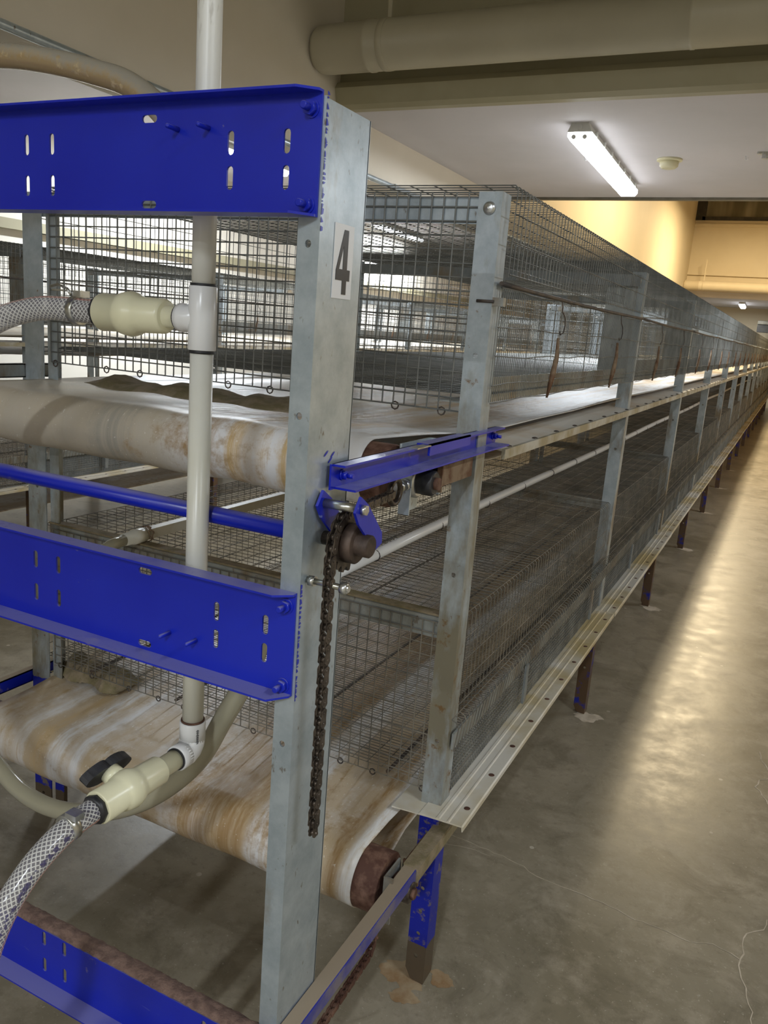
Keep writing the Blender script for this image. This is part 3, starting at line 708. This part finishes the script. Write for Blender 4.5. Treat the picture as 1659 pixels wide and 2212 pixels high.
# side rails joining end posts to the cage uprights
def rail(z, x, s, lab, mt, sleeve, mt2=None):
    t = thing('side_rail', lab, 'rail', 'rails along the sides of the end frame', (x, 0, 0)); y0, y1 = -.575, .115; h = .036
    part(MB().box(0, s*.003, y0, y1, z-h/2, z+h/2), 'web', mt, t)
    part(MB().box(0, s*.022, y0+.004, y1, z+h/2-.003, z+h/2), 'top_flange', mt, t)
    part(MB().box(0, s*.036, y0+.012, y1-.004, z-h/2, z-h/2+.003), 'bottom_flange', mt, t)
    if sleeve: part(MB().box(s*.001, s*.026, sleeve[0], sleeve[1], z+h/2, z+h/2+.003).box(s*.022, s*.026, sleeve[0], sleeve[1], z+h/2-.016, z+h/2+.003), 'sleeve', mt2 or mt, t)
    for y in (y0+.03, y1-.02):
        part(MB().lathe((s*.003, y, z), (s, 0, 0), [(0, .008), (.003, .008)], 14).hexa((s*.006, y, z), (s, 0, 0), .0068, .007).lathe((s*.012, y, z), (s, 0, 0), [(0, .0036), (.010, .0036)], 10), 'bolt', mt, t)
    return t
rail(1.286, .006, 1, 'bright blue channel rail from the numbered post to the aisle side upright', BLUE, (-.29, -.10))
part(MB().box(.012, .0275, -.345, -.29, 1.3041, 1.3062), 'bare_patch', ZINC, bpy.data.objects['side_rail'])
lr = thing('side_rail', 'dusty blue channel rail low down by the aisle, above the hanging chain', 'rail', 'rails along the sides of the end frame')
m = MB(); m.box(.004, .030, -.66, .10, .388, .414); part(m, 'tube', BLUEG, lr)
m = MB(); m.box(.0, .034, -.16, .10, .386, .420); part(m, 'sleeve', DUSTY, lr, 'sleeve coated in tan dust')
m = MB(); m.box(.002, .028, -.66, -.16, .4142, .4168); part(m, 'dust_layer', BLUED, lr)
m = MB(); m.box(-.01, .045, .085, .125, .41, .415); part(m, 'end_plate', RUSTB, lr)
rail(1.306, XL-.045, -1, 'channel rail on the far side of the end frame, upper one', GALVD, None)
rail(.436, XL-.045, -1, 'channel rail on the far side of the end frame, lower one in blue', BLUED, None)

# ------------------------------------------------------------------ chains, sprocket, bearings
def chain(path, name, lab, mt, roll=Vector((1, 0, 0)), pitch=.0159, w_=.0055, par=None):
    pts = [Vector(p) for p in path]; out = [pts[0]]; need = pitch; cur = pts[0]; i = 1
    while i < len(pts):
        d = (pts[i]-cur).length
        if d >= need: cur = cur+(pts[i]-cur).normalized()*need; out.append(cur); need = pitch
        else: need -= d; cur = pts[i]; i += 1
    m = MB()
    for k in range(len(out)-1):
        a, b = out[k], out[k+1]; d = (b-a).normalized(); ax = (roll-d*roll.dot(d)).normalized(); n_ = d.cross(ax)
        off = w_*(1.0 if k % 2 else .62)
        for sg in (-1, 1):
            c = a+ax*off*sg; ring = []
            L = (b-a).length
            for q in range(16):
                an = 2*PI*q/16; cx = math.cos(an); rad = .0070
                px = (L/2+rad)*cx if abs(cx) > .01 else 0; px = L/2+(L/2*(1 if cx > .05 else -1 if cx < -.05 else 0))+rad*cx
                py = rad*math.sin(an)*(1 if abs(cx) > .3 else .78)
                ring.append((px, py))
            v = [c+d*px+n_*py+ax*(tk) for tk in (-.0008, .0008) for px, py in ring]
            m.add(v, [tuple(range(16)), tuple(reversed(range(16, 32)))]+[(q, (q+1) % 16, (q+1) % 16+16, q+16) for q in range(16)])
        m.lathe(a-ax*w_*1.3, ax, [(0, .0026), (w_*2.6, .0026)], 8); m.lathe(a-ax*w_*.55, ax, [(0, .0048), (w_*1.1, .0048)], 10)
    return m
SC = Vector((.036, -.568, 1.198)); SR = .041
path = [SC+Vector((0, -SR-.002, -.43+.01*k)) for k in range(43)]
path += [SC+Vector((0, -SR*math.cos(a), SR*math.sin(a))) for a in [PI*.03*k for k in range(15)]]
path += [SC+Vector((-.002, .02, .041)), Vector((.010, -.372, 1.232))]
ch = chain(path, 'drive_chain', '', CHAIN).build('drive_chain', CHAIN); tag(ch, 'oily roller chain hanging from the sprocket beside the numbered post', 'chain')
t = thing('sprocket', 'dark toothed sprocket with thick hub bolted beside the numbered post', 'sprocket', None, tuple(SC))
sp = MB(); nt = 15; pr = []
for k in range(nt*4):
    a = 2*PI*k/(nt*4); rr = SR*(.86 if k % 4 in (0, 1) else 1.03); pr.append((rr*math.cos(a), rr*math.sin(a)))
sp.ext(pr, 'x', -.003, .003); part(sp, 'toothed_wheel', CHAIN, t)
part(MB().lathe((.003, 0, 0), (1, 0, 0), [(0, .028), (.014, .028), (.016, .026), (.016, .016), (.017, .016), (.034, .016), (.036, .014)], 32), 'hub', RUSTD, t)
part(MB().lathe((-.040, 0, 0), (1, 0, 0), [(0, .010), (.04, .010)], 16), 'axle', CHAIN, t)
t = thing('sprocket_bracket', 'blue two plate bracket with bright spacer above the sprocket', 'bracket', None, (0, 0, 0))
for x in (.004, .062):
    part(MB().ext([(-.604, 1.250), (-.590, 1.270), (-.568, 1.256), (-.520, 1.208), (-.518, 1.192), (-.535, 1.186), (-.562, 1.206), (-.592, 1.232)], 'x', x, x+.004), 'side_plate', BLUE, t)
part(MB().lathe((.008, -.586, 1.252), (1, 0, 0), [(0, .0065), (.054, .0065)], 20), 'spacer', ZINC, t)
part(MB().hexa((.066, -.586, 1.252), (1, 0, 0), .0075, .007), 'bolt', ZINC, t)
t = thing('guide_bolt', 'brass coloured bolt and nut guiding the chain below the sprocket', 'bolt', None, (0, 0, 0))
part(MB().lathe((0, -.608, 1.146), (1, 0, 0), [(0, .0045), (.066, .0045)], 12), 'shank', ZINC, t)
part(MB().hexa((.004, -.608, 1.146), (1, 0, 0), .0080, .009), 'nut', ZINC, t); part(MB().lathe((.054, -.608, 1.146), (1, 0, 0), [(0, .0085), (.008, .0085), (.010, .006)], 20), 'bolt_head', ZINC, t)

def takeup(yc, zc, mt, lab, rusty):
    t = thing('roller_bearing', lab, 'bearing', None, (0, yc, zc))
    part(MB().holed([(-.045, -.052), (.022, -.052), (.022, .052), (-.045, .052)], [slot(-.03, -.038, .006, .0065), slot(-.03, .038, .006, .0065), slot(.012, .040, .006, .0065)], 'x', -.012, -.008), 'plate', mt, t)
    part(MB().box(-.012, .008, -.048, -.044, -.052, .052), 'plate_edge', mt, t)
    part(MB().lathe((-.010, 0, 0), (1, 0, 0), [(0, .030), (.010, .030), (.014, .026), (.014, .020)], 28), 'flange_ring', RUST if rusty else ZINC, t)
    part(MB().lathe((0, 0, 0), (1, 0, 0), [(0, .022), (.030, .022), (.033, .019), (.033, .010)], 24), 'hub', CHAIN if rusty else BLACK, t)
    part(MB().hexa((.030, 0, 0), (1, 0, 0), .012, .010), 'axle_end', RUST, t)
    part(MB().box(-.016, .012, .055, .235, -.020, .018).box(-.016, .022, .055, .060, -.026, .026), 'mounting_arm', RUSTB, t)
    if not rusty: part(MB().box(-.040, -.036, .0, .13, -.045, .060).box(-.040, -.010, .125, .130, -.045, .060), 'back_plate', mt, t); part(MB().hexa((-.036, .02, .035), (1, 0, 0), .010, .012), 'bolt', ZINC, t)
    e = MB(); e.tube([(0, -.048-.0, .0), (0, -.075, 0)], .005, 10); e.hexa((0, -.062, 0), (0, 1, 0), .011, .010); e.lathe((0, -.080, 0), (0, 1, 0), [(0, .010), (.010, .010)], 14)
    part(e, 'threaded_rod', ZINC, t)
    part(MB().tube([(0.004, -.100+.020*math.cos(a), -.004+.020*math.sin(a)) for a in [2*PI*q/20 for q in range(21)]], .0048, 10, False), 'eye', CHAIN, t)
    return t
takeup(-.255, 1.236, GALV, 'galvanised bearing plate with black hub at the upper roller end', False)
takeup(-.180, .375, GALVD, 'dirty brown bearing plate at the lower roller end under the dusty rail', True)
path = [Vector((.004, -.285+.002*k*0, .335)), Vector((.010, -.32, .322)), Vector((.02, -.62, .330)), Vector((.02, -.80, .335))]
o = chain(path, 'c', '', RUST).build('roller_chain', RUST); tag(o, 'rusty roller chain slung under the dusty lower rail', 'chain')

# small fixings on the first aisle upright
t = thing('hinge_clamp', 'small bolt and clamp block on the first aisle upright', 'clamp', None, (0, 0, 1.553))
part(MB().box(.012, .034, -.002, .014, -.008, .008), 'clamp_block', GALVD, t); part(MB().lathe((.016, -.004, 0), (-1, 0, 0), [(0, .003), (.035, .003)], 8), 'bolt', ROD, t)

# ------------------------------------------------------------------ water lines
def pipe_line(x, z, y0, y1, r, mt, lab, ties):
    t = thing('water_line', lab, 'pipe', 'water lines over the lower cages')
    pts = [(x, y0+(y1-y0)*k/40, z+.004*math.sin(k*.9)) for k in range(41)]
    part(MB().tube(pts, r, 10), 'pipe', mt, t)
    for k in range(ties):
        y = y0+.28+k*.42; part(MB().tube([(x+(r+.001)*math.cos(a), y, z+(r+.001)*math.sin(a)) for a in [2*PI*q/12 for q in range(13)]], .0014, 6, False), 'tie_wire', ROD, t)
    return t
pipe_line(-.325, .922, -.02, 22.6, .014, PVCW, 'white round water pipe lying over the lower cages, aisle side line', 22)
t = thing('water_line', 'cream square profile water line with clear coupling at its end', 'pipe', 'water lines over the lower cages')
part(MB().box(-.884, -.860, .02, 22.0, .912, .938), 'profile', ALU, t)
part(MB().lathe((-.872, -.05, .924), (0, 1, 0), [(0, .016), (.03, .0165), (.031, .019), (.07, .019)], 20), 'coupling', PVC, t)
part(MB().tube([(-.872, -.045, .924), (-.872, -.09, .92), (-.872, -.14, .905), (-.872, -.20, .87)], .0145, 14), 'end_hose', HOSEO, t)
tw = MB(); random.seed(3)
for k in range(10): a = random.uniform(0, 6); tw.tube([(-.872+.021*math.cos(a+q), .03+random.uniform(-.012, .012), .924+.021*math.sin(a+q)) for q in (0, .7, 1.4, 2.1)], .0012, 5)
part(tw, 'tie_wire', RUSTB, t)

# ------------------------------------------------------------------ riser pipe with valves and hoses
PX, PY = -.2395, -.548; PR = .0172
t = thing('riser_pipe', 'white plastic riser pipe standing behind the blue beams', 'pipe')
part(MB().tube([(PX, PY, 1.53), (PX, PY, 1.62), (PX, PY, 2.3), (PX, PY, 3.6)], PR, 28), 'upper_pipe', PVCS, t, 'scuffed upper length of pipe')
part(MB().tube([(PX, PY, 1.46), (PX, PY, 1.0), (PX, PY, .83)], PR, 28), 'lower_pipe', PVC, t)
te = MB(); te.lathe((PX, PY, 1.437), (0, 0, 1), [(0, .0200), (.001, .0208), (.091, .0208), (.092, .0200)], 32); te.lathe((PX, PY, 1.482), (-1, 0, 0), [(0, .0195), (.026, .0195), (.032, .0212), (.040, .0212), (.041, .018)], 32)
part(te, 'tee_fitting', PVCW, t)
part(MB().lathe((PX, PY, 1.529), (0, 0, 1), [(0, .0185), (.0035, .0185)], 28), 'cement_ring', BLACK, t)
part(MB().lathe((PX, PY, 1.4325), (0, 0, 1), [(0, .0188), (.0045, .0188)], 28), 'cement_ring', BLACK, t)
part(MB().lathe((PX-.040, PY, 1.482), (-1, 0, 0), [(0, .0192), (.0035, .0192)], 28), 'cement_ring', BLACK, t)
el = MB(); el.lathe((PX, PY, .837), (0, 0, -1), [(0, .0200), (.001, .0212), (.034, .0212)], 32)
el.tube([(PX, PY, .806), (PX, PY-.002, .796), (PX, PY-.007, .789), (PX, PY-.016, .785), (PX, PY-.028, .785)], .0212, 28); el.lathe((PX, PY-.020, .785), (0, -1, 0), [(0, .0212), (.018, .0212), (.019, .0202)], 32)
part(el, 'elbow_fitting', PVCW, t)
pr = MB(); random.seed(8)
for k in range(16):
    z = .833-k*.0016-.004; wq = random.uniform(.0012, .0026); ang = 1.07*PI-PI*.36
    for e in (0,): 
        q = Vector((math.cos(-.50), math.sin(-.50), 0)); c = Vector((PX, PY, z))+q*.0214; tt = Vector((-q.y, q.x, 0))
        pr.add([c-tt*wq, c+tt*wq, c+tt*wq-Vector((0, 0, .0011)), c-tt*wq-Vector((0, 0, .0011))], [(0, 1, 2, 3)])
part(pr, 'printed_code', INK, t)
part(MB().lathe((PX, PY, .837), (0, 0, 1), [(0, .0192), (.003, .0192)], 28), 'cement_ring', RUST, t)
part(MB().lathe((PX, PY-.039, .785), (0, -1, 0), [(0, .0185), (.003, .0185)], 28), 'cement_ring', BLACK, t)
def valve(p, d, lab, handle, lead):
    d = Vector(d).normalized(); p = Vector(p); t = thing('ball_valve', lab, 'valve', None, tuple(p))
    rb, rl = (.0245, .0310) if handle else (.0280, .0345)
    pr = [(0, .0165), (lead, .0165), (lead+.001, rb*.80), (lead+.006, rb*.93), (lead+.048, rb*.97), (lead+.054, rb*1.04), (lead+.060, rl*.93), (lead+.070, rl), (lead+.080, rl*.95), (lead+.087, rb*1.12), (lead+.090, rb), (lead+.128, rb*1.04), (lead+.130, rb*.98)]
    part(MB().lathe((0, 0, 0), d, pr, 36), 'valve_body', CREAM, t)
    e = d*(lead+.128); part(MB().lathe(e, d, [(0, rb*.90), (.010, rb*.90), (.012, rb*.74)], 8), 'end_nut', BLACK, t)
    if handle:
        up = Vector((-.92, 0, .40)).normalized(); c = d*(lead+.070)+up*.024
        part(MB().lathe(c, up, [(0, .017), (.016, .016)], 20), 'valve_stem', CREAM, t)
        c2 = c+up*.016; sd = d; wd = up.cross(d).normalized(); m = MB(); ring = []
        for k in range(28):
            a = 2*PI*k/28; rr = .017+.028*abs(math.cos(a))**2.2; ring.append(c2+sd*rr*math.cos(a)+wd*.026*math.sin(a)*(.45+.55*abs(math.cos(a))))
        m.add([q for q in ring]+[q+up*.016 for q in ring], [tuple(range(28)), tuple(reversed(range(28, 56)))]+[(q, (q+1) % 28, (q+1) % 28+28, q+28) for q in range(28)])
        part(m, 'handle', BLACK, t)
    return t
valve((PX-.042, PY, 1.482), (-1, 0, -.01), 'cream ball valve branching left from the white riser below the top blue beam', False, .024)
valve((PX, PY-.041, .785), (-.02, -1, .0), 'cream ball valve with black butterfly handle at the foot of the riser', True, .034)
def curve(pts, n=10):
    P = [Vector(p) for p in pts]; out = []
    for i in range(len(P)-1):
        p0 = P[max(i-1, 0)]; p1 = P[i]; p2 = P[i+1]; p3 = P[min(i+2, len(P)-1)]
        for k in range(n):
            u = k/n; out.append(.5*((2*p1)+(p2-p0)*u+(2*p0-5*p1+4*p2-p3)*u*u+(3*p1-p0-3*p2+p3)*u**3))
    out.append(P[-1]); return out
def clamp(p, d, par, r=.0225):
    part(MB().lathe(p, d, [(0, r), (.001, r+.001), (.012, r+.001), (.013, r)], 24).box(p[0]-.008, p[0]+.008, p[1]-.01, p[1]+.01, p[2]+r-.002, p[2]+r+.008), 'hose_clamp', ZINC, par)
t = thing('braided_hose', 'clear braided hose curving left from the upper cream valve', 'hose', 'clear braided hoses')
x0 = PX-.042-.166
part(MB().tube(curve([(x0+.003, PY, 1.4805), (x0-.02, PY, 1.480), (x0-.07, PY-.003, 1.481), (x0-.13, PY-.01, 1.476), (x0-.20, PY-.03, 1.45), (x0-.27, PY-.06, 1.39), (x0-.36, PY-.09, 1.28), (x0-.45, PY-.10, 1.1), (x0-.50, PY-.10, .8)]), .0195, 24, True, .0085), 'hose_wall', HOSEB, t)
part(MB().tube([(x0+.003, PY, 1.4805), (x0-.045, PY, 1.480)], .0185, 16), 'barb', m_simple('grey_barb', (.36, .31, .25), None, 5, .4), t)
clamp((x0-.035, PY, 1.480), (-1, 0, 0), t)
part(MB().tube([(x0-.045, PY-.012, 1.503), (x0-.052, PY-.012, 1.512), (x0-.075, PY-.010, 1.518), (x0-.095, PY-.008, 1.514)], .0022, 6).box(x0-.083, x0-.055, PY-.016, PY-.006, 1.508, 1.5105), 'clamp_tail', ZINC, t)
t = thing('braided_hose', 'clear braided hose dropping from the lower cream valve to the left edge', 'hose', 'clear braided hoses')
y0 = PY-.041-.176
part(MB().tube(curve([(PX-.004, y0+.003, .785), (PX-.005, y0-.03, .782), (PX-.008, y0-.065, .770), (PX-.014, y0-.10, .745), (PX-.022, y0-.135, .70), (PX-.035, y0-.155, .63), (PX-.06, y0-.16, .50), (PX-.10, y0-.15, .3), (PX-.15, y0-.13, .03)]), .0175, 24, True, .0078), 'hose_wall', HOSEB, t)
part(MB().lathe((PX-.006, y0-.030, .782), (-.02, -1, -.04), [(0, .0185), (.001, .0200), (.013, .0200), (.014, .0185)], 24).box(PX-.006, PX+.014, y0-.044, y0-.028, .799, .808), 'hose_clamp', ZINC, t)
o = MB().tube(curve([(-.186, -.44, .96), (-.198, -.455, .895), (-.230, -.48, .81), (-.275, -.49, .72), (-.36, -.50, .63), (-.47, -.50, .558), (-.58, -.50, .517), (-.69, -.49, .500), (-.80, -.47, .512), (-.95, -.44, .57), (-1.1, -.42, .70)]), .0175, 20).build('drain_hose', HOSEO); tag(o, 'milky clear hose looping low behind the lower valve', 'hose')
o = MB().tube(curve([(-1.5, -.62, 1.75), (-1.1, -.54, 1.855), (-.82, -.50, 1.880), (-.71, -.50, 1.880), (-.60, -.50, 1.865), (-.50, -.50, 1.843), (-.43, -.50, 1.822), (-.37, -.50, 1.785), (-.325, -.50, 1.735), (-.31, -.50, 1.68)]), .0190, 24).build('feed_hose', HOSEA); tag(o, 'thick clear hose with amber residue arching over the top blue beam', 'hose')
